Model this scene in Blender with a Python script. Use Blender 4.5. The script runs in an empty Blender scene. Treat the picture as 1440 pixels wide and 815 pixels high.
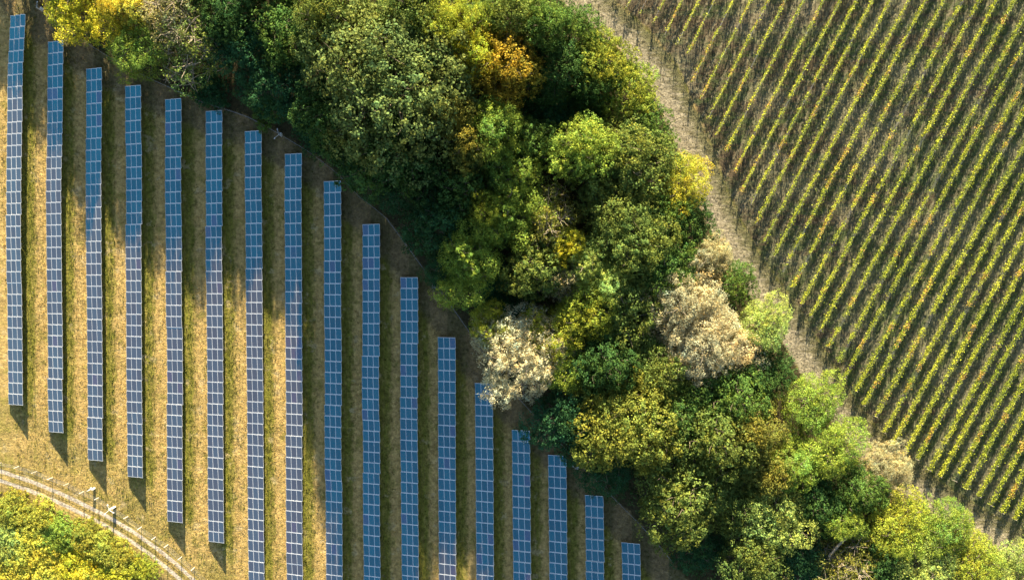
import bpy, math, random
import numpy as np
from mathutils import Vector, Matrix

R_ = math.radians
# ------------------------------------------------------------------ camera, sky, sun
S = 0.109            # metres on the ground per photo pixel
H = 150.0            # camera height
SL = 0.13            # the hillside falls towards the bottom of the picture
sc = bpy.context.scene
col = sc.collection
cam_d = bpy.data.cameras.new('camera')
cam = bpy.data.objects.new('camera', cam_d)
col.objects.link(cam)
cam.location = (0, 0, H)
cam_d.sensor_width = 36.0
cam_d.lens = 36.0 * H / (1440 * S)
cam_d.clip_end = 8000
sc.camera = cam

SUN_EL, SUN_AZ = R_(21.5), R_(3.0)      # azimuth from +Y (top of the picture) towards +X
world = bpy.data.worlds.new('World')
sc.world = world
world.use_nodes = True
wn = world.node_tree
bg = wn.nodes['Background']
sky = wn.nodes.new('ShaderNodeTexSky')
sky.sky_type = 'NISHITA'
sky.sun_disc = False
sky.sun_elevation = SUN_EL
sky.sun_rotation = SUN_AZ
sky.air_density = 1.0
sky.dust_density = 0.6
sky.ozone_density = 0.4
wn.links.new(sky.outputs[0], bg.inputs[0])
bg.inputs[1].default_value = 0.045
sun_d = bpy.data.lights.new('sun', 'SUN')
sun_d.energy = 4.6
sun_d.angle = R_(0.6)
sun_d.color = (1.0, 0.86, 0.62)
sun = bpy.data.objects.new('sun', sun_d)
col.objects.link(sun)
sdir = Vector((math.sin(SUN_AZ) * math.cos(SUN_EL), math.cos(SUN_AZ) * math.cos(SUN_EL), math.sin(SUN_EL)))
sun.rotation_euler = (-sdir).to_track_quat('-Z', 'Y').to_euler()
sun.location = (0, 0, 60)
sc.view_settings.view_transform = 'Standard'
sc.view_settings.look = 'None'
sc.view_settings.exposure = 2.42
sc.view_settings.gamma = 1.0

# ------------------------------------------------------------------ helpers
def at(px, py, z=0.0):
    a = (407.5 - py) * S
    y = a * (H - z) / (H + SL * a)
    return Vector(((px - 720.0) * S * (H - z - SL * y) / H, y, z + SL * y))

def link(o, parent=None):
    col.objects.link(o)
    if parent is not None:
        o.parent = parent
    return o

def tag(o, label=None, cat=None, group=None, kind=None):
    if label: o['label'] = label
    if cat: o['category'] = cat
    if group: o['group'] = group
    if kind: o['kind'] = kind
    return o

def empty(name, loc, rz=0.0):
    o = bpy.data.objects.new(name, None)
    o.empty_display_size = 0.5
    o.location = loc
    o.rotation_euler = (0, 0, rz)
    return link(o)

def np_mesh(name, V, F, mats=(), colattr=None, smooth=False, mat_idx=None):
    V = np.asarray(V, dtype=np.float32); F = np.asarray(F, dtype=np.int32)
    me = bpy.data.meshes.new(name)
    k = F.shape[1]
    me.vertices.add(len(V)); me.vertices.foreach_set('co', V.ravel())
    me.loops.add(F.size); me.loops.foreach_set('vertex_index', F.ravel())
    me.polygons.add(len(F)); me.polygons.foreach_set('loop_start', np.arange(0, F.size, k, dtype=np.int32))
    for m in mats: me.materials.append(m)
    if mat_idx is not None: me.polygons.foreach_set('material_index', np.asarray(mat_idx, dtype=np.int32))
    if colattr:
        for an, (ty, arr) in colattr.items():
            a = me.attributes.new(an, ty, 'POINT')
            a.data.foreach_set('color' if ty == 'FLOAT_COLOR' else 'value', np.asarray(arr, dtype=np.float32).ravel())
    me.update(calc_edges=True)
    me.polygons.foreach_set('use_smooth', np.full(len(F), bool(smooth)))
    return me

def tubes(paths, n=6):
    """paths: list of (points, radii) -> verts, quad faces (closed ends by shrinking)"""
    V, F = [], []
    for pts, rad in paths:
        pts = [Vector(p) for p in pts]
        base = len(V)
        for i, p in enumerate(pts):
            d = (pts[min(i + 1, len(pts) - 1)] - pts[max(i - 1, 0)]).normalized()
            a = d.orthogonal().normalized(); b = d.cross(a)
            for j in range(n):
                t = 2 * math.pi * j / n
                V.append(p + (a * math.cos(t) + b * math.sin(t)) * rad[i])
        for i in range(len(pts) - 1):
            for j in range(n):
                j2 = (j + 1) % n
                F.append((base + i * n + j, base + i * n + j2, base + (i + 1) * n + j2, base + (i + 1) * n + j))
    return np.array([tuple(v) for v in V]), np.array(F)

def boxes(lst):
    """lst of (cx,cy,cz,sx,sy,sz) -> verts, quads"""
    V, F = [], []
    for cx, cy, cz, sx, sy, sz in lst:
        b = len(V)
        for dz in (-.5, .5):
            for dx, dy in ((-.5, -.5), (.5, -.5), (.5, .5), (-.5, .5)):
                V.append((cx + dx * sx, cy + dy * sy, cz + dz * sz))
        for f in ((3, 2, 1, 0), (4, 5, 6, 7), (0, 1, 5, 4), (1, 2, 6, 5), (2, 3, 7, 6), (3, 0, 4, 7)):
            F.append(tuple(b + i for i in f))
    return np.array(V), np.array(F)

def vnoise(x, y, scale, seed):
    """smooth value noise 0..1"""
    rg = np.random.default_rng(seed)
    T = rg.random((256, 256))
    u = np.asarray(x) / scale + 1000.37; v = np.asarray(y) / scale + 1000.73
    i = np.floor(u).astype(int); j = np.floor(v).astype(int)
    fu = u - i; fv = v - j
    fu = fu * fu * (3 - 2 * fu); fv = fv * fv * (3 - 2 * fv)
    g = lambda a, b: T[a % 256, b % 256]
    return (g(i, j) * (1 - fu) + g(i + 1, j) * fu) * (1 - fv) + (g(i, j + 1) * (1 - fu) + g(i + 1, j + 1) * fu) * fv

def fnoise(x, y, scale, seed):
    return 0.5 * vnoise(x, y, scale, seed) + 0.3 * vnoise(x, y, scale / 2.1, seed + 1) + 0.2 * vnoise(x, y, scale / 4.3, seed + 2)

def sstep(a, b, x):
    t = np.clip((x - a) / (b - a), 0, 1)
    return t * t * (3 - 2 * t)

def signed_dist(P, poly):
    """distance of points to a polyline; positive on the left of its direction"""
    best = np.full(len(P), 1e9); sgn = np.ones(len(P))
    for a, b in zip(poly[:-1], poly[1:]):
        a = np.array(a); b = np.array(b); d = b - a
        t = np.clip(((P - a) @ d) / (d @ d), 0, 1)
        q = a + t[:, None] * d
        r = P - q
        dist = np.hypot(r[:, 0], r[:, 1])
        cr = d[0] * r[:, 1] - d[1] * r[:, 0]
        m = dist < best - 1e-6
        best = np.where(m, dist, best); sgn = np.where(m, np.sign(cr), sgn)
    return best * np.where(sgn == 0, 1, sgn)

def wpoly(pts, z=0.0):
    return [tuple(at(x, y, z)[:2]) for x, y in pts]

ORD = ['first', 'second', 'third', 'fourth', 'fifth', 'sixth', 'seventh', 'eighth', 'ninth', 'tenth', 'eleventh',
       'twelfth', 'thirteenth', 'fourteenth', 'fifteenth', 'sixteenth', 'seventeenth', 'eighteenth', 'nineteenth',
       'twentieth']
ORD += ['twenty-' + o for o in ORD[:9]] + ['thirtieth'] + ['thirty-' + o for o in ORD[:9]] + ['fortieth'] + \
       ['forty-' + o for o in ORD[:9]]

# ------------------------------------------------------------------ node helper
class NB:
    def __init__(s, name):
        s.m = bpy.data.materials.new(name); s.m.use_nodes = True
        s.t = s.m.node_tree; s.t.nodes.clear()
    def n(s, ty, props=None, ins=None):
        nd = s.t.nodes.new(ty)
        for k, v in (props or {}).items(): setattr(nd, k, v)
        for k, v in (ins or {}).items():
            sk = nd.inputs[k]
            if isinstance(v, bpy.types.NodeSocket): s.t.links.new(v, sk)
            else: sk.default_value = v
        return nd
    def math(s, op, a, b=0.0, c=0.0, clamp=False):
        return s.n('ShaderNodeMath', {'operation': op, 'use_clamp': clamp}, {0: a, 1: b, 2: c}).outputs[0]
    def mix(s, f, a, b, blend='MIX'):
        nd = s.n('ShaderNodeMix', {'data_type': 'RGBA', 'blend_type': blend})
        for idx, v in ((0, f), (6, a), (7, b)):
            if isinstance(v, bpy.types.NodeSocket): s.t.links.new(v, nd.inputs[idx])
            elif idx == 0: nd.inputs[idx].default_value = v
            else: nd.inputs[idx].default_value = (*v, 1.0)
        return nd.outputs[2]
    def ss(s, x, a, b):
        return s.n('ShaderNodeMapRange', {'interpolation_type': 'SMOOTHSTEP'}, {0: x, 1: a, 2: b}).outputs[0]
    def attr(s, name, out=2):
        return s.n('ShaderNodeAttribute', {'attribute_name': name}).outputs[out]
    def noise(s, vec, scale, detail=3.0, rough=0.55, out=0):
        return s.n('ShaderNodeTexNoise', None, {'Vector': vec, 'Scale': scale, 'Detail': detail, 'Roughness': rough}).outputs[out]
    def out(s, sh):
        o = s.n('ShaderNodeOutputMaterial'); s.t.links.new(sh, o.inputs[0]); return s.m

def simple_mat(name, c, rough=0.6, metal=0.0, var=0.25, scale=3.0):
    b = NB(name)
    co = b.n('ShaderNodeTexCoord').outputs['Object']
    nz = b.noise(co, scale, 4.0)
    cc = b.mix(nz, tuple(x * (1 - var) for x in c), tuple(min(1, x * (1 + var)) for x in c))
    p = b.n('ShaderNodeBsdfPrincipled', None, {'Base Color': cc, 'Roughness': rough, 'Metallic': metal})
    return b.out(p.outputs[0])

# ------------------------------------------------------------------ layout measured from the photograph
FOREST_EDGE = [(-60, -90), (20, -30), (57, 13), (95, 42), (147, 77), (213, 112), (290, 147), (345, 163), (387, 185), (440, 217),
               (480, 248), (508, 279), (542, 304), (570, 342), (597, 379), (627, 419), (653, 455), (670, 482),
               (700, 525), (733, 563), (767, 600), (827, 663), (857, 693), (897, 733), (927, 766), (957, 803), (1030, 890), (1120, 990)]
HEADLAND = [(700, -110), (775, -45), (822, -5), (868, 32), (905, 66), (935, 105), (958, 160), (982, 215), (1004, 275), (1025, 322),
            (1052, 370), (1083, 412), (1113, 455), (1140, 500), (1168, 545), (1195, 588), (1230, 628), (1275, 668),
            (1330, 705), (1390, 742), (1450, 772), (1560, 825), (1700, 880)]
TRACK_MID = [(-160, 615), (-60, 648), (0, 668.5), (43, 683), (87, 701), (120, 717), (150, 732), (184, 752.5), (215, 774), (246, 799),
             (275, 826), (330, 885), (390, 960)]
ROWS = [  # (y, left, right) stations of each panel row
    [(21, 16, 35.7), (100, 10.7, 32.7), (200, 9, 30.7), (272, 9, 29.5), (400, 10, 30.5), (569, 11.3, 32.3)],
    [(58, 67.7, 89), (272, 64.3, 86), (544, 67.3, 88), (607.5, 68, 90)],
    [(96, 120.7, 142.7), (272, 120.3, 142.3), (544, 122.3, 144), (647, 123, 145.7)],
    [(120.3, 176, 198.3), (272, 176.3, 198.7), (544, 177.7, 200), (670.5, 179, 200.7)],
    [(139, 232.3, 255), (272, 232.3, 255.3), (544, 234.3, 256.7), (733.5, 235, 258)],
    [(155.5, 289.7, 312), (272, 289, 311.7), (544, 290.7, 313.7), (762, 292.7, 315.3)],
    [(184, 344.7, 367.7), (272, 344, 367.7), (544, 346.7, 370), (815, 348, 371.7), (862, 348.3, 372)],
    [(216, 400, 425), (272, 400, 423.5), (544, 401, 425), (815, 403, 426), (895, 403.5, 426.6)],
    [(254.5, 455.5, 480), (544, 455.7, 481), (815, 456.7, 482), (895, 457, 482.3)],
    [(315, 510, 534), (544, 509.3, 533.7), (815, 511, 535.7), (895, 511.3, 536)],
    [(389.7, 562.7, 587.3), (544, 562.7, 587.7), (815, 564.3, 589), (895, 564.8, 589.5)],
    [(474, 615.7, 640.5), (815, 616.7, 641.3), (895, 617, 641.6)],
    [(538.5, 668, 693), (815, 669.3, 694.7), (895, 669.7, 695)],
    [(604.5, 719.7, 745.3), (815, 721, 747), (895, 721.4, 747.4)],
    [(639.7, 771, 796.7), (815, 772.7, 798), (895, 773.2, 798.6)],
    [(696, 822.3, 848), (815, 824, 849.7), (895, 824.8, 850.5)],
    [(763, 874, 900.7), (815, 875, 901.7), (895, 876.5, 903)]]
PITCH = [15.9, 15.8, 15.6, 15.6, 15.6, 15.5, 15.45, 15.35, 15.2, 15.05, 15.0, 15.0, 14.95, 14.95, 14.95, 14.9, 14.9]
Z_LOW, TILT, PW, PL = 0.42, R_(22.0), 0.995, 1.64
Z_HIGH = Z_LOW + 3 * PW * math.sin(TILT)

VSTART = [(862, 2), (880, 12), (899, 20), (918, 32), (934, 50), (952, 62), (967, 75), (973, 115), (986, 138), (996, 166), (1007, 190), (1021, 213),
          (1033, 242), (1042, 270), (1055, 288), (1063, 314), (1074, 340), (1088, 361), (1100.7, 382), (1114, 404),
          (1127, 427), (1140, 445), (1153, 465), (1165, 488), (1179, 509), (1188, 530), (1204, 550), (1215, 570),
          (1231.7, 586), (1243, 608), (1255, 625), (1271, 640), (1290, 646), (1307, 661), (1322, 670), (1343, 676),
          (1358, 687), (1377, 698), (1393, 710), (1409, 721), (1427, 730), (1443, 741)]
def vslope(i): return 0.495 + 0.055 * min(1.0, i / 30.0)
VX0 = np.array([x + vslope(i) * y for i, (x, y) in enumerate(VSTART)])   # where each row meets y = 0
VI = np.arange(len(VSTART), dtype=float)

# ------------------------------------------------------------------ ground
gx = np.linspace(-112, 112, 449); gy = np.linspace(-76, 76, 305)
GX, GY = np.meshgrid(gx, gy)
P = np.column_stack([GX.ravel(), GY.ravel()])
PK = H / (H - SL * P[:, 1]) / S
PX = P[:, 0] * PK + 720; PY = 407.5 - P[:, 1] * PK
f_d = signed_dist(P, wpoly(FOREST_EDGE))          # positive: forest side
h_d = -signed_dist(P, wpoly(HEADLAND)) 
if h_d[np.argmin(np.hypot(PX - 1350, PY - 200))] < 0: h_d = -h_d      # positive: vineyard side
if f_d[np.argmin(np.hypot(PX - 720, PY - 200))] < 0: f_d = -f_d
t_d = signed_dist(P, wpoly(TRACK_MID))
if t_d[np.argmin(np.hypot(PX - 300, PY - 600))] < 0: t_d = -t_d       # positive: panel field side
idx = np.interp(PX + 0.52 * PY, VX0, VI)
for _ in range(4):
    idx = np.interp(PX + (0.495 + 0.055 * np.minimum(1, idx / 30)) * PY, VX0, VI)
rowc = np.array([0.5 * (r[1][1] + r[1][2]) for r in ROWS]); rowc = np.concatenate([[rowc[0] - 110, rowc[0] - 55], rowc, [rowc[-1] + 52, rowc[-1] + 104]])
row_u = np.interp(PX, rowc, np.arange(len(rowc)) - 2.0)
bot = np.interp(PX, [-100, 22, 79, 134, 190, 246, 304, 360, 1500], [545, 570, 608, 647, 671, 734, 762, 870, 1500])
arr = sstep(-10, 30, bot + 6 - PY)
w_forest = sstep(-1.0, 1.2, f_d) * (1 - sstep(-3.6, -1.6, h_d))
w_vine = sstep(1.0, 3.4, h_d)
w_head = np.clip(sstep(-3.6, -1.6, h_d) - w_vine, 0, 1)
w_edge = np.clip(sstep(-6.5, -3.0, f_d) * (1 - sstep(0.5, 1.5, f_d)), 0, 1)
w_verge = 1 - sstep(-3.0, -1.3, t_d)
relief = (fnoise(P[:, 0], P[:, 1], 9.0, 3) - .5) * 0.22 + (fnoise(P[:, 0], P[:, 1], 2.2, 7) - .5) * 0.10
relief *= 1 - 0.85 * (np.abs(t_d) < 1.6)
dv = np.abs(idx - np.round(idx))
relief += w_vine * (0.10 * np.cos(2 * np.pi * idx))

def ground_material():
    b = NB('ground_cover')
    co = b.n('ShaderNodeTexCoord').outputs['Object']
    fine = b.noise(co, 3.2, 5.0, 0.7)
    mid = b.noise(co, 0.9, 4.0, 0.6)
    big = b.noise(co, 0.16, 3.0, 0.5)
    stre = b.noise(b.n('ShaderNodeMapping', None, {'Vector': co, 'Scale': (2.6, 0.35, 1)}).outputs[0], 1.0, 4.0, 0.6)
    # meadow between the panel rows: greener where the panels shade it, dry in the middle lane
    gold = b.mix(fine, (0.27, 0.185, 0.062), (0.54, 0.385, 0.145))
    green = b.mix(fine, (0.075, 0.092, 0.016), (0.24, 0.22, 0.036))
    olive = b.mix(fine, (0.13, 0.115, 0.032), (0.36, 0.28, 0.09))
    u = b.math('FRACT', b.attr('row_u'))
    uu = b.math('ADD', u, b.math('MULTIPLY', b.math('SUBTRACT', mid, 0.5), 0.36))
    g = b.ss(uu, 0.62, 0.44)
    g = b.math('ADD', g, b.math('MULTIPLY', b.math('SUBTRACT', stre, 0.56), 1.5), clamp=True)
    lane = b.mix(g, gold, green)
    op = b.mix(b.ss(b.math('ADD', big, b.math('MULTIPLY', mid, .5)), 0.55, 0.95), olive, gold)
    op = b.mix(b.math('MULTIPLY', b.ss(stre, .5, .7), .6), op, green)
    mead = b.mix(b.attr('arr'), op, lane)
    pt = b.noise(co, 0.45, 5.0, 0.65)
    mead = b.mix(b.math('MULTIPLY', b.ss(pt, .54, .66), .55), mead, green)
    mead = b.mix(b.math('MULTIPLY', b.ss(pt, .43, .33), .55), mead, b.mix(fine, (0.34, 0.27, 0.15), (0.60, 0.47, 0.26)))
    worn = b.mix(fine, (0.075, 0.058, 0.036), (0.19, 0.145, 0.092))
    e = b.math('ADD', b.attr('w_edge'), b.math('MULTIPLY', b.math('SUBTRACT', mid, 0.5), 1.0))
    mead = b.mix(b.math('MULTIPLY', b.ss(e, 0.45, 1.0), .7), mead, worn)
    # forest floor
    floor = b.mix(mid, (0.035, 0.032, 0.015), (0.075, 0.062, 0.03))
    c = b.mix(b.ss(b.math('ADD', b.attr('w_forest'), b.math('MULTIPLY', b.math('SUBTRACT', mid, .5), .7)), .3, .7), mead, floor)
    # vineyard soil: grassy strips, bare ridges, dark tilled ground
    vu = b.math('FRACT', b.attr('vine_u'))
    vs = b.n('ShaderNodeMapping', {'vector_type': 'POINT'}, {'Vector': co, 'Rotation': (0, 0, R_(-62)), 'Scale': (0.22, 2.2, 1)}).outputs[0]
    vst = b.noise(vs, 1.0, 5.0, 0.65)
    soil = b.mix(fine, (0.050, 0.037, 0.022), (0.150, 0.115, 0.070))
    weed = b.mix(fine, (0.036, 0.056, 0.020), (0.112, 0.130, 0.054))
    vpat = b.noise(b.n('ShaderNodeMapping', None, {'Vector': co, 'Rotation': (0, 0, R_(-62)), 'Scale': (0.07, 0.42, 1)}).outputs[0], 1.0, 3.0, 0.5)
    pale = b.mix(fine, (0.13, 0.115, 0.070), (0.25, 0.22, 0.14))
    v = b.mix(b.ss(b.math('ADD', b.math('MULTIPLY', mid, .3), b.math('ADD', b.math('MULTIPLY', vst, .35), b.math('ADD', b.math('MULTIPLY', vpat, .45), b.math('MULTIPLY', b.math('SUBTRACT', b.attr('vine_u'), 16.0), .004)))), 0.46, 0.62), soil, weed)
    rid = b.math('ABSOLUTE', b.math('SUBTRACT', vu, 0.62))
    rid = b.ss(b.math('ADD', rid, b.math('MULTIPLY', b.math('SUBTRACT', vst, .5), .30)), 0.13, 0.03)
    v = b.mix(b.math('MULTIPLY', rid, .6), v, pale)
    v = b.mix(b.math('MULTIPLY', b.ss(b.math('ADD', big, b.math('MULTIPLY', vst, .35)), .62, .85), .65), v, pale)
    c = b.mix(b.ss(b.math('ADD', b.attr('w_vine'), b.math('MULTIPLY', b.math('SUBTRACT', mid, .5), .8)), .3, .7), c, v)
    # headland of dry grass with two worn wheel lines
    hs = b.noise(b.n('ShaderNodeMapping', None, {'Vector': co, 'Rotation': (0, 0, R_(58)), 'Scale': (0.45, 2.2, 1)}).outputs[0], 1.0, 5.0, 0.65)
    hay = b.mix(fine, (0.19, 0.165, 0.108), (0.43, 0.37, 0.26))
    hd = b.attr('head_d')
    hg = b.mix(fine, (0.075, 0.08, 0.035), (0.17, 0.155, 0.075))
    hc = b.mix(b.ss(b.math('ADD', hd, b.math('MULTIPLY', b.math('SUBTRACT', hs, .5), 6.0)), -.9, 1.7), hay, hg)
    hc = b.mix(b.math('MULTIPLY', b.ss(hs, .5, .68), .55), hc, b.mix(fine, (.10, .085, .045), (.22, .18, .1)))
    c = b.mix(b.ss(b.math('ADD', b.attr('w_head'), b.math('MULTIPLY', b.math('SUBTRACT', mid, .5), .8)), .3, .7), c, hc)
    # gravel wheel ruts and the verge under the shrubs
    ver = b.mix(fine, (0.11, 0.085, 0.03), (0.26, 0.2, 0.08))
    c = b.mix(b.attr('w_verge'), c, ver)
    td = b.attr('track_d')
    rut = b.math('ABSOLUTE', b.math('SUBTRACT', b.math('ABSOLUTE', td), 0.74))
    rut = b.ss(b.math('ADD', rut, b.math('MULTIPLY', b.math('SUBTRACT', mid, .5), .30)), 0.40, 0.20)
    grav = b.mix(fine, (0.30, 0.255, 0.195), (0.62, 0.54, 0.43))
    c = b.mix(rut, c, grav)
    mot = b.noise(co, 1.7, 6.0, 0.75)
    mv = b.n('ShaderNodeMapRange', None, {0: mot, 1: .3, 2: .7, 3: .42, 4: 1.58}).outputs[0]
    c = b.mix(1.0, c, mv, 'MULTIPLY')
    bump = b.n('ShaderNodeBump', None, {'Strength': 0.55, 'Distance': 0.25, 'Height': b.math('ADD', fine, b.math('MULTIPLY', mid, .5))})
    p = b.n('ShaderNodeBsdfPrincipled', None, {'Base Color': c, 'Roughness': 0.95, 'Specular IOR Level': 0.1, 'Normal': bump.outputs[0]})
    return b.out(p.outputs[0])
M_GROUND = ground_material()

V3 = np.column_stack([P, relief + SL * P[:, 1]])
ny, nx = GX.shape
I = np.arange(nx * ny).reshape(ny, nx)
Q = np.stack([I[:-1, :-1], I[:-1, 1:], I[1:, 1:], I[1:, :-1]], -1).reshape(-1, 4)
zone = np.where(w_vine > .5, 3, np.where(w_head > .5, 2, np.where(w_forest > .5, 1, np.where(t_d < -1.6, 5, np.where(np.abs(t_d) <= 1.6, 4, 0)))))
zq = zone[Q[:, 0]]
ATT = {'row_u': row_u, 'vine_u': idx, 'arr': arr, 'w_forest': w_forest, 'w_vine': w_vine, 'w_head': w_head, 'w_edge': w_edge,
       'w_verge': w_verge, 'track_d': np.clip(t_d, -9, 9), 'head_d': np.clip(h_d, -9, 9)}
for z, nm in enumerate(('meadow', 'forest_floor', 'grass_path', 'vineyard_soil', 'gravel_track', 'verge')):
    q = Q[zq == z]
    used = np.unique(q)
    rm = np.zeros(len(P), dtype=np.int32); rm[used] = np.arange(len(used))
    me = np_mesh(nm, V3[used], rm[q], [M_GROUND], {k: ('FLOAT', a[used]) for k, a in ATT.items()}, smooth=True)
    tag(link(bpy.data.objects.new(nm, me)), kind='structure')
M_FAR = simple_mat('far_ground_cover', (0.12, 0.11, 0.05), 0.95, 0, 0.5, 0.05)
me = np_mesh('ground', [(-3000, -3000, -12), (3000, -3000, -12), (3000, 3000, -12), (-3000, 3000, -12)], [(0, 1, 2, 3)], [M_FAR])
tag(link(bpy.data.objects.new('ground', me)), kind='structure')

# ------------------------------------------------------------------ plant material
def leaf_material(name, trans=0.36, use_obj=True):
    b = NB(name)
    tint = b.attr('tint', 0)
    if use_obj:
        oc = b.n('ShaderNodeObjectInfo').outputs['Color']
        c = b.mix(1.0, oc, tint, 'MULTIPLY')
    else:
        c = tint
    d = b.n('ShaderNodeBsdfPrincipled', None, {'Base Color': c, 'Roughness': 0.7, 'Specular IOR Level': 0.04})
    t = b.n('ShaderNodeBsdfTranslucent', None, {'Color': c})
    m = b.n('ShaderNodeMixShader', None, {0: trans, 1: d.outputs[0], 2: t.outputs[0]})
    return b.out(m.outputs[0])
M_LEAF = leaf_material('tree_leaf')
M_VINE = leaf_material('vine_leaf', 0.25, False)
M_GRASS = leaf_material('grass_blade', 0.2, False)
M_BARK = simple_mat('bark', (0.16, 0.125, 0.085), 0.9, 0, 0.4, 4.0)
M_PALEBARK = simple_mat('pale_bark', (0.34, 0.28, 0.2), 0.9, 0, 0.3, 4.0)

def rdir(rg, n, zmin=-1.0):
    z = rg.uniform(zmin, 1, n); a = rg.uniform(0, 2 * np.pi, n); r = np.sqrt(1 - z * z)
    return np.column_stack([r * np.cos(a), r * np.sin(a), z])

def leaf_quads(C, N, size, rg, aspect=0.6, axis=None):
    n = len(C)
    N = N / np.linalg.norm(N, axis=1, keepdims=True)
    T = rdir(rg, n) if axis is None else axis + 0.25 * rdir(rg, n)
    T = T - (T * N).sum(1, keepdims=True) * N
    T /= np.linalg.norm(T, axis=1, keepdims=True) + 1e-9
    B = np.cross(N, T)
    s = np.asarray(size)[:, None]
    asp = aspect * rg.uniform(.75, 1.25, n)[:, None]
    V = np.stack([C - T * s * .5, C + B * s * asp * .5 - T * s * 0.05, C + T * s * .5, C - B * s * asp * .5 - T * s * .05], 1).reshape(-1, 3)
    F = np.arange(4 * n).reshape(n, 4)
    return V, F

STYLE = {  # K lobes, M clumps per lobe, L leaves per clump, leaf size, lobe radius factor, clump factor, aspect
    'big':     dict(R=10.0, h=14.5, z0=.30, K=46, M=28, L=24, leaf=.36, lf=.25, sf=.27, asp=.65, out=1.0),
    'broad':   dict(R=6.0, h=11.5, z0=.28, K=26, M=26, L=21, leaf=.30, lf=.30, sf=.29, asp=.65, out=1.0),
    'feather': dict(R=4.5, h=10.0, z0=.30, K=20, M=26, L=24, leaf=.25, lf=.31, sf=.33, asp=.42, out=.6),
    'spray':   dict(R=6.0, h=10.5, z0=.28, K=30, M=28, L=34, leaf=.25, lf=.28, sf=.28, asp=.36, out=1.2),
    'twig':    dict(R=5.5, h=10.5, z0=.30, K=22, M=18, L=14, leaf=.28, lf=.33, sf=.30, asp=.6, out=.9),
    'shrub':   dict(R=3.5, h=3.6, z0=.10, K=18, M=20, L=19, leaf=.27, lf=.33, sf=.33, asp=.5, out=.8),
    'creeper': dict(R=5.0, h=8.0, z0=.12, K=22, M=24, L=16, leaf=.36, lf=.30, sf=.25, asp=.35, out=1.0),
}
PROTO = {}
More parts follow.
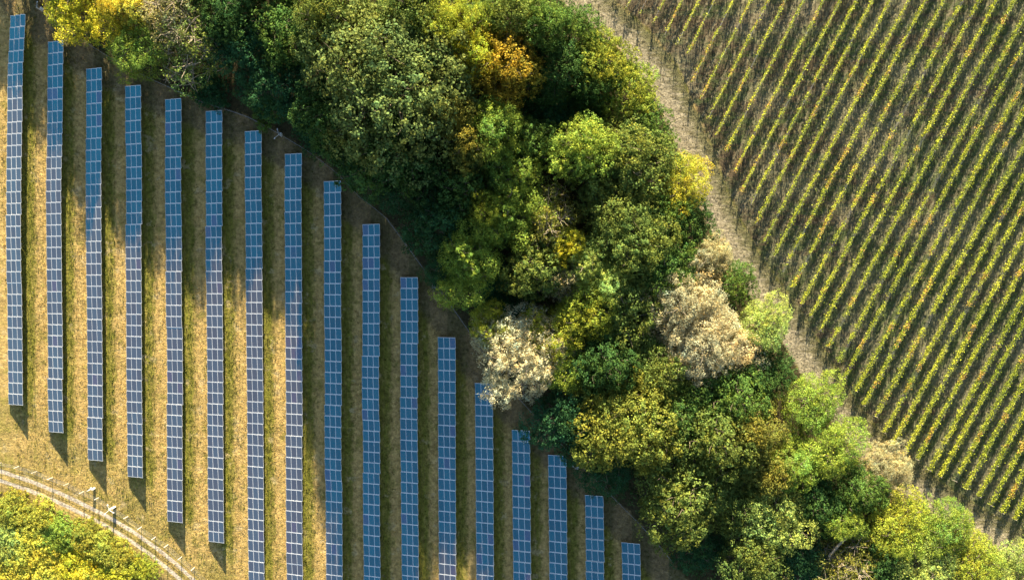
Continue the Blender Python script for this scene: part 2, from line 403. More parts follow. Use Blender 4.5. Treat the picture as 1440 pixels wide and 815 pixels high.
def make_proto(style, seed):
    p = STYLE[style]
    rg = np.random.default_rng(seed * 101 + sum(map(ord, style)))
    R, h, K = p['R'], p['h'], p['K']
    zb, zt = h * p['z0'], h
    k = np.arange(K)
    rho = np.sqrt((k + .5) / K) * (1 - p['lf'] * .55) * rg.uniform(.85, 1.12, K)
    ang = k * 2.39996 + rg.uniform(-.35, .35, K) + rg.uniform(0, 6.28)
    # uneven outline
    ph = rg.uniform(0, 6.28, 3)
    out = 1 + .15 * np.cos(2 * ang + ph[0]) + .13 * np.cos(3 * ang + ph[1]) + .10 * np.cos(5 * ang + ph[2])
    dome = np.sqrt(np.clip(1 - rho ** 2 * .92, 0.03, 1))
    lr = R * p['lf'] * rg.uniform(.72, 1.3, K)
    LC = np.column_stack([rho * R * out * np.cos(ang), rho * R * out * np.sin(ang),
                          zb + (zt - zb) * dome * rg.uniform(.62, 1.03, K) - lr * .8])
    # lower skirt lobes so that the sides are leafy too
    ks = K // 2
    a2 = np.arange(ks) / ks * 6.283 + rg.uniform(-.25, .25, ks)
    o2 = 1 + .13 * np.cos(2 * a2 + ph[0]) + .10 * np.cos(3 * a2 + ph[1])
    LS = np.column_stack([R * .74 * o2 * np.cos(a2), R * .74 * o2 * np.sin(a2), zb + (zt - zb) * rg.uniform(.08, .38, ks)])
    LC = np.vstack([LC, LS]); lr = np.concatenate([lr, R * p['lf'] * rg.uniform(.7, 1.1, ks)])
    nl = len(LC)
    Cs, Ns, Sz, Tn, Ax = [], [], [], [], []
    for i in range(nl):
        M = max(6, int(p['M'] * (lr[i] / (R * p['lf'])) ** 2 * (0.8 if i >= K else 1)))
        d = rdir(rg, M, -.45)
        sc_ = LC[i] + d * lr[i] * rg.uniform(.72, 1.12, M)[:, None] * np.array([1, 1, .85])
        sr = lr[i] * p['sf'] * rg.uniform(.7, 1.4, M)
        lob = rg.uniform(.78, 1.22)
        warm = rg.normal(-.02, .07)
        for j in range(M):
            L = max(4, int(p['L'] * rg.uniform(.7, 1.3)))
            e = rdir(rg, L) + d[j] * .55
            e /= np.linalg.norm(e, axis=1, keepdims=True)
            c = sc_[j] + e * sr[j] * rg.uniform(.45, 1.15, L)[:, None]
            Cs.append(c)
            Ns.append(e * p['out'] + rdir(rg, L) * .75 + np.array([0, 0, .35]))
            Ax.append(e)
            Sz.append(p['leaf'] * rg.uniform(.6, 1.35, L))
            cl = lob * rg.uniform(.82, 1.18)
            br = cl * (rg.uniform(.72, 1.3, L) if style != 'spray' else rg.uniform(.86, 1.12, L))
            w = warm + rg.normal(0, .06) + rg.normal(0, .06, L)
            Tn.append(np.column_stack([br * (1 + w), br, br * (1 - 1.2 * w), np.ones(L)]))
    C = np.vstack(Cs); N = np.vstack(Ns); sz = np.concatenate(Sz); T = np.clip(np.vstack(Tn), 0.2, 2)
    V, F = leaf_quads(C, N, sz, rg, p['asp'], np.vstack(Ax) if style in ('spray', 'creeper') else None)
    crown = np_mesh('crown', V, F, [M_LEAF], {'tint': ('FLOAT_COLOR', np.repeat(T, 4, axis=0))})
    # trunk and limbs
    paths = []
    tr = R * .045 + .06
    lean = rg.normal(0, .25, 2)
    top = np.array([lean[0], lean[1], zb + (zt - zb) * .45])
    if style in ('shrub', 'creeper'):
        for s_ in range(5):
            a = s_ * 1.257 + rg.uniform(-.3, .3)
            q = LC[rg.integers(nl)]
            paths.append(([(.15 * math.cos(a), .15 * math.sin(a), -.15), tuple(q * .45), tuple(q)], [.09, .06, .025]))
    else:
        paths.append(([(0, 0, -.3), (lean[0] * .2, lean[1] * .2, zb * .5), (lean[0] * .6, lean[1] * .6, zb), tuple(top)],
                      [tr * 1.35, tr, tr * .85, tr * .45]))
        for i in range(nl):
            f = rg.uniform(.55, 1.0)
            st = np.array([lean[0] * f, lean[1] * f, zb * .8 + (top[2] - zb * .8) * rg.uniform(0, .9)])
            en = LC[i]
            mid = (st + en) / 2 + np.array([0, 0, -.25]) + rg.normal(0, .25, 3)
            paths.append(([tuple(st), tuple(mid), tuple(en)], [tr * .38, tr * .24, tr * .09]))
            nt = 9 if style == 'twig' else 3
            for _ in range(nt):
                d = rdir(rg, 1, -.1)[0]
                e1 = en + d * lr[i] * rg.uniform(.8, 1.25 if style == 'twig' else 1.0)
                m1 = (en + e1) / 2 + rg.normal(0, .12, 3)
                rr = (.055 if style == 'twig' else .04)
                paths.append(([tuple(en), tuple(m1), tuple(e1)], [rr, rr * .8, rr * .4]))
    tv, tf = tubes(paths, 5)
    trunk = np_mesh('trunk', tv, tf, [M_PALEBARK if style in ('twig', 'spray') else M_BARK], smooth=True)
    return crown, trunk, R, h

NPROTO = {'big': 2, 'broad': 4, 'feather': 4, 'spray': 2, 'twig': 2, 'shrub': 3, 'creeper': 3}
rng = random.Random(5)
def plant(name, style, px, py, r, h, color, label, cat='tree', group=None):
    v = rng.randrange(NPROTO[style])
    if (style, v) not in PROTO: PROTO[(style, v)] = make_proto(style, v)
    crown, trunk, R, hp = PROTO[(style, v)]
    zc = h * .72
    loc = at(px, py, zc); loc.z = SL * loc.y - 0.03
    rt = empty(name, loc, rng.uniform(0, 6.28))
    rad = r * S * (H - zc) / H
    k = rad / R
    rt.scale = (k * rng.uniform(.94, 1.06), k * rng.uniform(.94, 1.06), h / hp)
    tag(rt, label, cat, group)
    c = bpy.data.objects.new('crown', crown); link(c, rt)
    j = rng.uniform(1.05, 1.28)
    c.color = (color[0] * j, color[1] * j, color[2] * j, 1)
    link(bpy.data.objects.new('trunk', trunk), rt)
    return rt

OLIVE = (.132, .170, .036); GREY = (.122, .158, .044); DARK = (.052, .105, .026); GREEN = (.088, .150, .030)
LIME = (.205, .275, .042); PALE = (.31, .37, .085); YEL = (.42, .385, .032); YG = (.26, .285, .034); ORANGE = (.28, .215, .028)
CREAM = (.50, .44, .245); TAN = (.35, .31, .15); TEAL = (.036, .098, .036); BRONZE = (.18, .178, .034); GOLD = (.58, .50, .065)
FOREST = 'trees of the wood between the panels and the vineyard'
TREES = [
 # upper left
 ('feather', 116, 14, 40, 8.5, YEL, 'bright yellow-green tree above the second and third panel rows in the top left'),
 ('feather', 170, 0, 34, 9, GOLD, 'golden yellow tree at the top edge, right of the bright yellow-green corner tree'),
 ('feather', 190, 60, 38, 8, LIME, 'soft lime tree at the wood edge just above the fourth panel row'),
 ('twig', 266, 54, 54, 9.5, OLIVE, 'broad olive tree with thin twigs above the fifth and sixth panel rows'),
 ('twig', 238, 12, 42, 10, (.27, .26, .10), 'pale brown half-bare tree at the top edge above the broad olive tree'),
 ('broad', 318, 8, 46, 11, DARK, 'dark green tree at the top edge, right of the pale brown half-bare tree'),
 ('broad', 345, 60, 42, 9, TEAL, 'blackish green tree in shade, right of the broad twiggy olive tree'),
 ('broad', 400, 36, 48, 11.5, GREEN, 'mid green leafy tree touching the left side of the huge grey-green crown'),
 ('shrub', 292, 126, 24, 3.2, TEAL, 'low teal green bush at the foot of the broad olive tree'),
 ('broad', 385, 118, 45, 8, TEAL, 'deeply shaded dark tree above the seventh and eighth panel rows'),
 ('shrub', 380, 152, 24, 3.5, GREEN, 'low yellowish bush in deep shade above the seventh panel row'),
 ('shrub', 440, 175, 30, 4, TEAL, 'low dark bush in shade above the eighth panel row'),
 # big crown and neighbours
 ('big', 545, 105, 112, 16, GREY, 'huge grey-green broad tree, the largest crown in the wood'),
 ('broad', 462, 18, 54, 14, OLIVE, 'olive tree at the top edge on the upper left shoulder of the huge crown'),
 ('broad', 575, 8, 52, 14, OLIVE, 'olive tree at the top edge directly above the huge grey-green crown'),
 ('broad', 545, 205, 62, 12, DARK, 'dark leafy tree below the huge grey-green crown'),
 ('broad', 470, 165, 52, 11, DARK, 'dark green tree below left of the huge crown, above the ninth panel row'),
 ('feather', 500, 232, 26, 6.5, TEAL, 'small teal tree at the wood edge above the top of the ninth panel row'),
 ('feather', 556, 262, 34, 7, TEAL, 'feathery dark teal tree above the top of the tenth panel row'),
 # top middle
 ('feather', 652, 28, 36, 13.5, YG, 'yellow-green tree near the top edge, right of the huge grey-green crown'),
 ('feather', 622, 40, 30, 13, YG, 'small golden green tree wedged against the upper right of the huge crown'),
 ('broad', 705, 88, 50, 13.5, ORANGE, 'orange leaved tree with autumn colour in the upper middle of the wood'),
 ('feather', 668, 78, 32, 12.5, YEL, 'mustard yellow tree on the left side of the orange leaved tree'),
 ('broad', 712, 20, 42, 13, OLIVE, 'olive tree at the top edge above the orange leaved tree'),
 ('broad', 762, 30, 44, 12, GREEN, 'green tree at the top edge between the orange tree and the grass path'),
 ('broad', 640, 165, 42, 12.5, BRONZE, 'bronze green tree left of the soft lime tree below the orange tree'),
 ('feather', 692, 178, 38, 12.5, LIME, 'soft lime tree below the orange leaved tree'),
 ('broad', 660, 208, 34, 12, BRONZE, 'rust tinged small tree directly under the lime tree below the orange tree'),
 ('broad', 600, 225, 44, 11, DARK, 'dark tree between the huge crown and the rust tinged small tree'),
 # creeper covered edge along the grass path
 ('creeper', 806, 42, 48, 8.5, GREEN, 'creeper-covered tree by the top end of the grass path'),
 ('creeper', 850, 82, 48, 8.5, (.20, .235, .034), 'yellow-green creeper-covered tree on the grass path, second from the top edge'),
 ('creeper', 888, 128, 46, 8.5, (.19, .23, .034), 'yellow-green creeper-covered tree on the grass path, third from the top edge'),
 ('creeper', 912, 182, 42, 8.5, GREEN, 'green creeper-covered tree on the path above the golden yellow path tree'),
 ('creeper', 838, 120, 40, 7.5, DARK, 'dark creeper-covered tree in the shade behind the path side trees near the top'),
 ('broad', 785, 90, 40, 9, DARK, 'dark green tree on the right side of the orange leaved tree'),
 ('shrub', 775, 150, 40, 4, TEAL, 'low black-green bush in the dark hollow right of the orange tree'),
 ('shrub', 820, 148, 34, 4, DARK, 'low dark bush in the hollow under the creeper-covered trees'),
 ('feather', 962, 255, 42, 8.5, (.34, .32, .036), 'golden yellow tree bulging onto the grass path'),
 ('broad', 820, 208, 55, 12, LIME, 'yellowish green tree forming the left half of a double crown near the path'),
 ('broad', 882, 225, 58, 12, OLIVE, 'round olive tree right of the yellowish green one in the double crown'),
 ('broad', 745, 195, 34, 9.5, GREEN, 'green tree between the soft lime trees and the double crown'),
 # centre left
 ('feather', 720, 245, 40, 11, LIME, 'feathery lime tree left of the double crown'),
 ('broad', 650, 262, 42, 10, DARK, 'dark green tree above the small feathery yellow-green tree'),
 ('broad', 614, 312, 46, 9, TEAL, 'dark leafy tree at the wood edge above the eleventh panel row'),
 ('feather', 680, 290, 26, 10.5, YG, 'small feathery yellow-green tree, left of a larger green feathery one'),
 ('feather', 728, 300, 40, 10.5, LIME, 'green feathery tree left of the orange-brown twiggy tree'),
 ('twig', 775, 308, 42, 10.5, BRONZE, 'orange-brown twiggy tree with bare branches in the middle of the wood'),
 ('feather', 664, 346, 40, 10, LIME, 'feathery lime tree above the wood edge, upper of two near the eleventh panel row'),
 ('feather', 655, 388, 42, 9, LIME, 'feathery lime tree above the wood edge, lower of two near the eleventh panel row'),
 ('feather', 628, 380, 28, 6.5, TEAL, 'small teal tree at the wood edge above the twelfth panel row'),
 ('broad', 752, 378, 42, 10.5, OLIVE, 'olive leafy tree under the orange-brown twiggy tree'),
 ('twig', 790, 388, 30, 8.5, TAN, 'bare grey tree with leafless branches in the middle of the wood'),
 ('feather', 798, 345, 24, 10.5, YEL, 'small yellow tree under the right side of the orange-brown twiggy tree'),
 ('spray', 822, 372, 34, 10, PALE, 'pale lime tree below the small yellow tree'),
 ('feather', 852, 398, 28, 10, PALE, 'small pale feathery tree right of the pale lime tree'),
 ('feather', 826, 438, 40, 10, YG, 'yellow-lime feathery tree above right of the left cream tree'),
 ('feather', 686, 456, 28, 8, YG, 'small yellow-green tree above left of the left cream tree'),
 ('feather', 775, 470, 38, 9, YG, 'yellow feathery tree touching the top of the left cream tree'),
 ('spray', 737, 499, 64, 9.5, CREAM, 'round cream-white flowering tree at the wood edge over the fourteenth panel row'),
 ('feather', 800, 520, 34, 8, LIME, 'lime tree touching the right side of the left cream tree'),
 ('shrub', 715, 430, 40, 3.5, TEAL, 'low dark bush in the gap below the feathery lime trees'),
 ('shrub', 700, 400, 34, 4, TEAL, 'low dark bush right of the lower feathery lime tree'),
 # centre right
 ('big', 882, 322, 68, 12.5, OLIVE, 'large round olive tree in the centre of the wood, below the double crown'),
 ('creeper', 968, 312, 44, 8, DARK, 'dark green creeper-covered tree on the path below the golden yellow path tree'),
 ('creeper', 940, 300, 40, 9, GREEN, 'green creeper-covered tree between the large round olive tree and the path'),
 ('spray', 1003, 358, 34, 7.5, TAN, 'small buff tree at the path edge above the right cream tree'),
 ('creeper', 1036, 398, 36, 7, GREEN, 'green bushy tree on the path above the bright lime path tree'),
 ('broad', 880, 432, 60, 11.5, OLIVE, 'olive tree left of the large right-hand cream tree'),
 ('broad', 935, 378, 44, 10.5, GREEN, 'green tree between the round olive tree and the right cream tree'),
 ('spray', 968, 428, 58, 11, (.42, .37, .20), 'upper beige part-bare tree of the right-hand cream pair'),
 ('spray', 990, 478, 56, 11, CREAM, 'large cream-white tree at the right, with bare twigs on one side'),
 ('twig', 1042, 495, 30, 8, TAN, 'leafless twiggy tree right of the large right cream tree'),
 ('feather', 1078, 455, 40, 8, PALE, 'bright lime rounded tree on the grass path, right of the right cream tree'),
 ('creeper', 1076, 530, 46, 7.5, DARK, 'dark green creeper-covered tree on the path below the bright lime path tree'),
 ('broad', 1040, 560, 50, 10, GREEN, 'green tree below the right-hand cream tree'),
 ('broad', 858, 510, 44, 10.5, DARK, 'dark green tree between the two cream trees'),
 ('broad', 930, 520, 44, 10.5, OLIVE, 'small olive tree below left of the right cream tree'),
 # lower part
 ('big', 880, 590, 78, 13, (.185, .20, .034), 'large yellow-green tree in the lower wood, above the sixteenth panel row'),
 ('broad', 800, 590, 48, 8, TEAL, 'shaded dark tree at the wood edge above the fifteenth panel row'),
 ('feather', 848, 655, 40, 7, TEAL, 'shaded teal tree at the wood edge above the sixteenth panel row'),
 ('broad', 958, 575, 48, 11, GREEN, 'green tree right of the large yellow-green lower tree'),
 ('broad', 1012, 618, 58, 12, OLIVE, 'broad olive tree in the lower wood, right of the green one'),
 ('broad', 962, 705, 66, 11.5, OLIVE, 'large olive tree at the wood edge above the seventeenth panel row'),
 ('broad', 1062, 612, 48, 11, BRONZE, 'bronze tinted tree in the lower wood, left of the lime trees by the path'),
 ('feather', 1146, 566, 44, 8, LIME, 'lime tree on the path edge below the dark creeper-covered tree'),
 ('feather', 1172, 632, 50, 9, LIME, 'lime tree on the path edge, left of the buff shrub'),
 ('feather', 1120, 655, 44, 10, LIME, 'feathery lime tree left of the lime trees on the path edge, lower wood'),
 ('broad', 1085, 668, 40, 10, BRONZE, 'ochre tree under the left side of the feathery lime tree, lower wood'),
 ('spray', 1248, 662, 46, 5.5, TAN, 'rounded buff shrub at the path edge beside the lower vine rows'),
 ('feather', 1094, 730, 46, 10, PALE, 'pale lime rounded tree near the bottom edge of the wood'),
 ('broad', 1040, 715, 38, 9.5, OLIVE, 'olive tree left of the pale lime rounded tree'),
 ('broad', 1062, 788, 50, 9.5, OLIVE, 'yellowish olive tree cut by the bottom edge, right of the shaded clearing'),
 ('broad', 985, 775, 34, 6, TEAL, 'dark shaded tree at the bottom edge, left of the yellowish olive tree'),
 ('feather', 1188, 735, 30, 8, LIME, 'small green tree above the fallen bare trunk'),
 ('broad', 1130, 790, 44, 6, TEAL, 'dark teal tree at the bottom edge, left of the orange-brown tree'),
 ('twig', 1195, 800, 46, 8.5, BRONZE, 'orange-brown tree cut by the bottom edge of the picture'),
 ('broad', 1150, 708, 38, 8, DARK, 'dark green tree right of the pale lime rounded tree'),
 ('broad', 1212, 690, 40, 8, GREEN, 'green tree behind the rounded buff shrub'),
 ('feather', 1268, 742, 50, 8, YG, 'yellow-green tree left of the lime tree at the lower path edge'),
 ('feather', 1330, 740, 44, 7, LIME, 'lime tree at the lower path edge, below the buff shrub'),
 ('feather', 1292, 800, 46, 7.5, PALE, 'pale green tree cut by the bottom edge, below the yellow-green tree'),
 ('feather', 1372, 790, 48, 6.5, YG, 'yellow-green tree at the lower path edge near the bottom right corner'),
 ('feather', 1428, 812, 44, 6, PALE, 'pale lime bush in the bottom right corner of the picture'),
 ('broad', 1242, 790, 36, 7, DARK, 'dark tree at the bottom edge between the orange-brown and pale green trees'),
]
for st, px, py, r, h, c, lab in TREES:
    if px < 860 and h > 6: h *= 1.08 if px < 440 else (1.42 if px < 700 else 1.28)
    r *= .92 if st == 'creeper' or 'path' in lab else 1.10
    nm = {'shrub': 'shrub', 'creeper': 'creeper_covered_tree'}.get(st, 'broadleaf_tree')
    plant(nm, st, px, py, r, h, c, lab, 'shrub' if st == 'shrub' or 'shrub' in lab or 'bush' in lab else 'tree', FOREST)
# trees standing just above the top of the picture: their shade falls into it
for (px, py, r, h, c), w in zip(((28, -62, 34, 6.5, OLIVE), (72, -48, 44, 8, GREEN), (-25, -75, 30, 5, OLIVE), (112, -60, 44, 9, OLIVE), (190, -60, 46, 10, OLIVE),
                        (270, -60, 50, 11, GREEN), (360, -60, 50, 12, OLIVE), (440, -60, 50, 13, GREEN), (520, -70, 52, 13, OLIVE), (600, -70, 50, 13, OLIVE), (680, -60, 48, 12, GREEN), (740, -50, 40, 10, YG)),
        ('above the first panel row', 'above the second panel row', 'outside the top left corner', 'above the yellow corner tree', 'above the soft lime tree',
         'above the pale half-bare tree', 'above the leafy green tree', 'left of the huge crown', 'above the huge crown', 'right of the huge crown', 'above the orange tree', 'by the grass path')):
    plant('broadleaf_tree', 'broad', px, py, r, h, c, 'tree just beyond the top edge, ' + w, 'tree', 'trees beyond the top edge')

# golden thicket below the gravel track
SHR = [(12, 716, 26, (.31, .315, .05), 'green shrub at the left edge right below the gravel track'),
       (48, 728, 26, (.31, .315, .05), 'leafy green shrub second from the left edge along the gravel track'),
       (80, 748, 28, LIME, 'dark green shrub with shadowed gaps beside the gravel track'),
       (112, 752, 22, (.31, .30, .048), 'small green shrub touching the lower rut, right of the darker green one'),
       (140, 770, 26, (.31, .315, .05), 'yellow-green shrub under the middle of the gravel track'),
       (165, 782, 22, (.31, .30, .048), 'small lime shrub near the right end of the thicket'),
       (196, 806, 24, YG, 'yellow-green shrub at the right tip of the thicket by the bottom edge'),
       (8, 758, 34, PALE, 'pale green shrub at the left edge of the thicket'),
       (45, 765, 32, (.48, .43, .058), 'golden shrub right of the pale green one in the thicket'),
       (15, 795, 36, (.48, .43, .058), 'golden shrub at the left edge near the bottom left corner'),
       (62, 800, 36, (.48, .43, .058), 'golden shrub at the bottom edge, second from the bottom left corner'),
       (102, 788, 32, YEL, 'golden yellow shrub in the middle of the thicket'),
       (120, 818, 32, (.48, .43, .058), 'golden shrub at the bottom edge below the middle of the thicket'),
       (158, 812, 28, YEL, 'golden yellow shrub at the bottom edge near the thicket tip')]
for px, py, r, c, lab in SHR:
    plant('shrub', 'shrub', px, py, r * 1.12, rng.uniform(1.5, 2.1), c, lab, 'shrub', 'shrubs of the thicket below the gravel track')

# fallen bare trunk in the lower wood
tv, tf = tubes([([at(1166, 782, 5.0), at(1180, 765, 5.6), at(1197, 750, 6.0)], [.22, .2, .12]), ([at(1180, 765, 5.6), at(1188, 752, 6.4)], [.1, .04])], 7)
o = link(bpy.data.objects.new('fallen_trunk', np_mesh('fallen_trunk', tv, tf, [M_PALEBARK], smooth=True)))
tag(o, 'bare grey dead trunk leaning between green trees in the lower wood', 'dead tree')

# ------------------------------------------------------------------ solar panel rows
def panel_materials():
    b = NB('panel_glass')
    rnd = b.n('ShaderNodeObjectInfo').outputs['Random']
    co = b.n('ShaderNodeTexCoord').outputs['Object']
    nz = b.noise(co, 1.3, 4.0, 0.6)
    tint = b.mix(b.ss(rnd, 0.0, 1.0), (0.006, 0.215, 0.305), (0.011, 0.265, 0.36))
    tint = b.mix(b.ss(rnd, 0.965, 0.97), tint, (0.08, 0.22, 0.36))
    cell = b.n('ShaderNodeBsdfPrincipled', None, {'Base Color': tint, 'Metallic': 1.0, 'Roughness': 0.16})
    dust = b.n('ShaderNodeBsdfDiffuse', None, {'Color': b.mix(nz, (0.20, 0.125, 0.085), (0.28, 0.17, 0.115))})
    m = b.n('ShaderNodeMixShader', None, {0: 0.23, 1: cell.outputs[0], 2: dust.outputs[0]})
    return b.out(m.outputs[0])
M_GLASS = panel_materials()
M_FRAME = simple_mat('panel_frame', (0.80, 0.81, 0.82), 0.35, 0.55, 0.06, 2.0)
M_STEEL = simple_mat('galvanised_steel', (0.46, 0.47, 0.48), 0.45, 0.7, 0.15, 3.0)

def panel_mesh():
    w, l, t, fx, fy, rc = PW - .012, PL, .04, .031, .058, .006
    def ring(hx, hy, z): return [(-hx, -hy, z), (hx, -hy, z), (hx, hy, z), (-hx, hy, z)]
    V = ring(w / 2, l / 2, -t) + ring(w / 2, l / 2, 0) + ring(w / 2 - fx, l / 2 - fy, 0) + ring(w / 2 - fx, l / 2 - fy, -rc)
    F, MI = [(3, 2, 1, 0)], [1]
    for a in (0, 4, 8):
        for i in range(4):
            j = (i + 1) % 4
            F.append((a + i, a + j, a + 4 + j, a + 4 + i)); MI.append(1)
    F.append((12, 13, 14, 15)); MI.append(0)
    return np_mesh('solar_panel', V, F, [M_GLASS, M_FRAME], mat_idx=MI)
ME_PANEL = panel_mesh()
pv, pf = tubes([([(0, 0, -.3), (0, 0, 1.0)], [.055, .055])], 8)
ME_POST = np_mesh('post', pv, pf, [M_STEEL])
bv, bf = boxes([(0, 0, 0, 3 * PW - .1, .07, .10)])
ME_RAFTER = np_mesh('rafter', bv, bf, [M_STEEL])

ROWLAB = ['against the left picture edge', 'top end below the bright yellow tree', 'with its foot above the gravel track',
          'below the soft lime tree', 'below the broad olive tree', 'the longest row wholly in view', 'leftmost one cut by the bottom edge',
          'sunlit in its lower third only', 'whole upper part in tree shade', 'starting level with the centre of the wood',
          'starting under the dark leafy tree', 'lit near the bottom edge', 'starting left of the cream-white tree',
          'starting below the cream-white tree', 'one of the short rows by the wood', 'second shortest, near the wood', 'shortest, at the right end beside the wood']
dz_t = math.sin(TILT); dx_t = math.cos(TILT)
prg = random.Random(11)
PITCH_X = math.atan(SL)
for ri, (st, pit) in enumerate(zip(ROWS, PITCH)):
    ys = [s[0] for s in st]
    n = max(3, round((ys[-1] - ys[0]) / pit))
    lows = [at(s[1], s[0], Z_LOW) for s in st]; highs = [at(s[2], s[0], Z_HIGH) for s in st]
    cy = [0.5 * (a.y + b_.y) for a, b_ in zip(lows, highs)]; cx = [0.5 * (a.x + b_.x) for a, b_ in zip(lows, highs)]
    y0, y1 = cy[0], cy[-1]
    fx = lambda y: float(np.interp(-y, [-v for v in cy], cx))
    root = empty('solar_panel_row', (fx((y0 + y1) / 2), (y0 + y1) / 2, SL * (y0 + y1) / 2))
    tag(root, f'{ORD[ri]} solar panel row from the left, {ROWLAB[ri]}', 'solar panels', 'solar panel rows on the dry meadow')
    base = root.location
    zc = (Z_LOW + Z_HIGH) / 2
    step = (y1 - y0) / n
    sy = min(1.06, (abs(step) - .012) / PL)
    zoff = 0.0
    pts = []
    tx = tt_ = tz = 0.0; nxt = 0
    for i in range(n):
        if i == nxt:                                                        # a new table: slightly out of line with the last
            tx, tt_, tz = prg.gauss(0, .035), prg.gauss(0, .007), prg.gauss(0, .012); nxt = i + prg.choice((5, 6, 7))
        y = y0 + (i + .5) * step
        gz = SL * (y - base.y)
        x = fx(y) + tx; dxdy = (fx(y + .8) - fx(y - .8)) / 1.6
        rz = math.atan2(-dxdy, 1.0)
        rz += prg.gauss(0, .0012)
        tj = TILT + tt_ + prg.gauss(0, .004)
        zj = tz + prg.gauss(0, .005)
        for k in (-1, 0, 1):
            o = bpy.data.objects.new('solar_panel', ME_PANEL)
            link(o, root)
            o.rotation_euler = (PITCH_X + prg.gauss(0, .003), -tj, rz)
            o.scale = (1, sy, 1)
            o.location = (x + k * PW * dx_t - base.x, y - base.y, zc + gz + k * PW * dz_t + zj)
        if i % 3 == 1 or n < 4:
            for k in (-.85, .85):
                hgt = zc + k * PW * dz_t - .12
                p = bpy.data.objects.new('post', ME_POST); link(p, root)
                p.location = (x + k * PW * dx_t - base.x, y - base.y, gz); p.scale = (1, 1, hgt)
            r_ = bpy.data.objects.new('rafter', ME_RAFTER); link(r_, root)
            r_.location = (x + .045 - base.x, y - base.y, zc + gz - .135); r_.rotation_euler = (0, -TILT, rz)
        pts.append((x, y, gz))
    for k in (-1.3, -.45, .45, 1.3):                                        # purlins under the modules
        pv, pf = tubes([([(x + k * PW * dx_t + .03 - base.x, y - base.y, zc + gz + k * PW * dz_t - .067) for x, y, gz in pts], [.024] * len(pts))], 4)
        link(bpy.data.objects.new('purlin', np_mesh('purlin', pv, pf, [M_STEEL])), root)

# ------------------------------------------------------------------ vine rows
M_WOOD = simple_mat('weathered_post', (0.30, 0.26, 0.21), 0.9, 0, 0.3, 5.0)
for i, (sx, syy) in enumerate(VSTART):
    m = vslope(i)
    zc = 1.0
    ylim = -45.0; xlim = 1490.0
    yend = max(ylim, syy - (xlim - sx) / m)
    if syy - yend < 12: yend = syy - 24
    A = at(sx, syy, zc); B = at(sx + m * (syy - yend), yend, zc)
    L = (B - A).length
    d = (B - A).normalized(); nrm = Vector((-d.y, d.x, 0)).normalized()
    rg = np.random.default_rng(900 + i)
    f = i / (len(VSTART) - 1)
    wid = (0.08 + 0.11 * f)
    n = int(L * (76 + 80 * f))
    t = rg.random(n) * L
    # vigour along the row: thin and missing stretches at the top of the slope
    wx = A.x + d.x * t; wy = A.y + d.y * t
    vig = fnoise(wx + i * 37.1, wy + i * 11.3, 5.0, 41) * 0.75 + vnoise(wx + 13.0 * i, wy, 1.1, 43) * .55
    keep = rg.random(n) < sstep(0.46 - .24 * f, 0.72 - .16 * f, vig)
    t = t[keep]; wx = wx[keep]; wy = wy[keep]; vig = vig[keep]; n = len(t)
    lump = .65 + .7 * vnoise(t, t * 0 + i * 3.7, .55, 44)
    off = rg.normal(0, 1, n) * wid * lump + .16 * (vnoise(t, t * 0 + 5.1 * i, 3.0, 45) - .5)
    hz = np.clip(rg.normal(.92, .28, n) * (.85 + .3 * lump * .5), .35, 1.95)
    stray = rg.random(n) < .035
    off = np.where(stray, off * 2.3, off)
    base = A.copy(); base.z -= zc
    C = np.column_stack([d.x * t + nrm.x * off, d.y * t + nrm.y * off, hz + d.z * t])
    N = rdir(rg, n) * .9 + np.array([0, 0, .5]) + np.column_stack([nrm.x * off, nrm.y * off, off * 0]) * 1.5
    hue = np.clip(fnoise(wx, wy, 6.0, 51) * 1.3 - .15 + rg.normal(0, .25, n), 0, 1)[:, None]
    rust = (rg.random(n) < sstep(.72, .9, vnoise(wx + 5, wy + 9 * i, 2.3, 53)) * .6)[:, None]
    cc = np.array([.19, .25, .028]) * (1 - hue) + np.array([.47, .48, .046]) * hue
    cc = np.where(rust, np.array([.50, .31, .07]), cc) * rg.uniform(.75, 1.25, n)[:, None]
    V, F = leaf_quads(C, N, rg.uniform(.11, .23, n), rg, .8)
    root = empty('vine_row', base)
    if i == 0: place = 'first one, nearest the top end of the path'
    else: place = f'{ORD[i]} along the grass path counting from the top edge'
    look = 'thin patchy' if f < .3 else ('yellow-green' if f < .62 else 'full leafy')
    tag(root, f'{look} vine row, {place}', 'vine row', 'vine rows on the slope right of the path')
    link(bpy.data.objects.new('foliage', np_mesh('foliage', V, F, [M_VINE], {'tint': ('FLOAT_COLOR', np.repeat(np.column_stack([cc, np.ones(n)]), 4, axis=0))})), root)
    # stems, stakes and wires are too fine to pick apart
    ns = max(2, int(L / 1.0))
    paths = []
    for q in range(ns):
        tt = (q + .5) * L / ns + rg.normal(0, .08)
        p0 = d * tt
        paths.append(([tuple(p0 + Vector((0, 0, -.1))), tuple(p0 + Vector((rg.normal(0, .05), rg.normal(0, .05), .8)))], [.03, .02]))
    tv, tf = tubes(paths, 3)
    tag(link(bpy.data.objects.new('stems', np_mesh('stems', tv, tf, [M_BARK])), root), kind='stuff')
    bl = []
    for q in range(int(L / 5.5) + 2):
        p0 = d * min(L, q * 5.5)
        bl.append((p0.x, p0.y, p0.z + .78, .075, .075, 1.75))
    tv, tf = boxes(bl)
    tag(link(bpy.data.objects.new('stakes', np_mesh('stakes', tv, tf, [M_WOOD])), root), kind='stuff')
    wp = [([tuple(Vector((0, 0, zz))), tuple(d * L + Vector((0, 0, zz)))], [.006, .006]) for zz in (.75, 1.15, 1.55)]
    tv, tf = tubes(wp, 3)
    link(bpy.data.objects.new('wire', np_mesh('wire', tv, tf, [M_STEEL])), root)

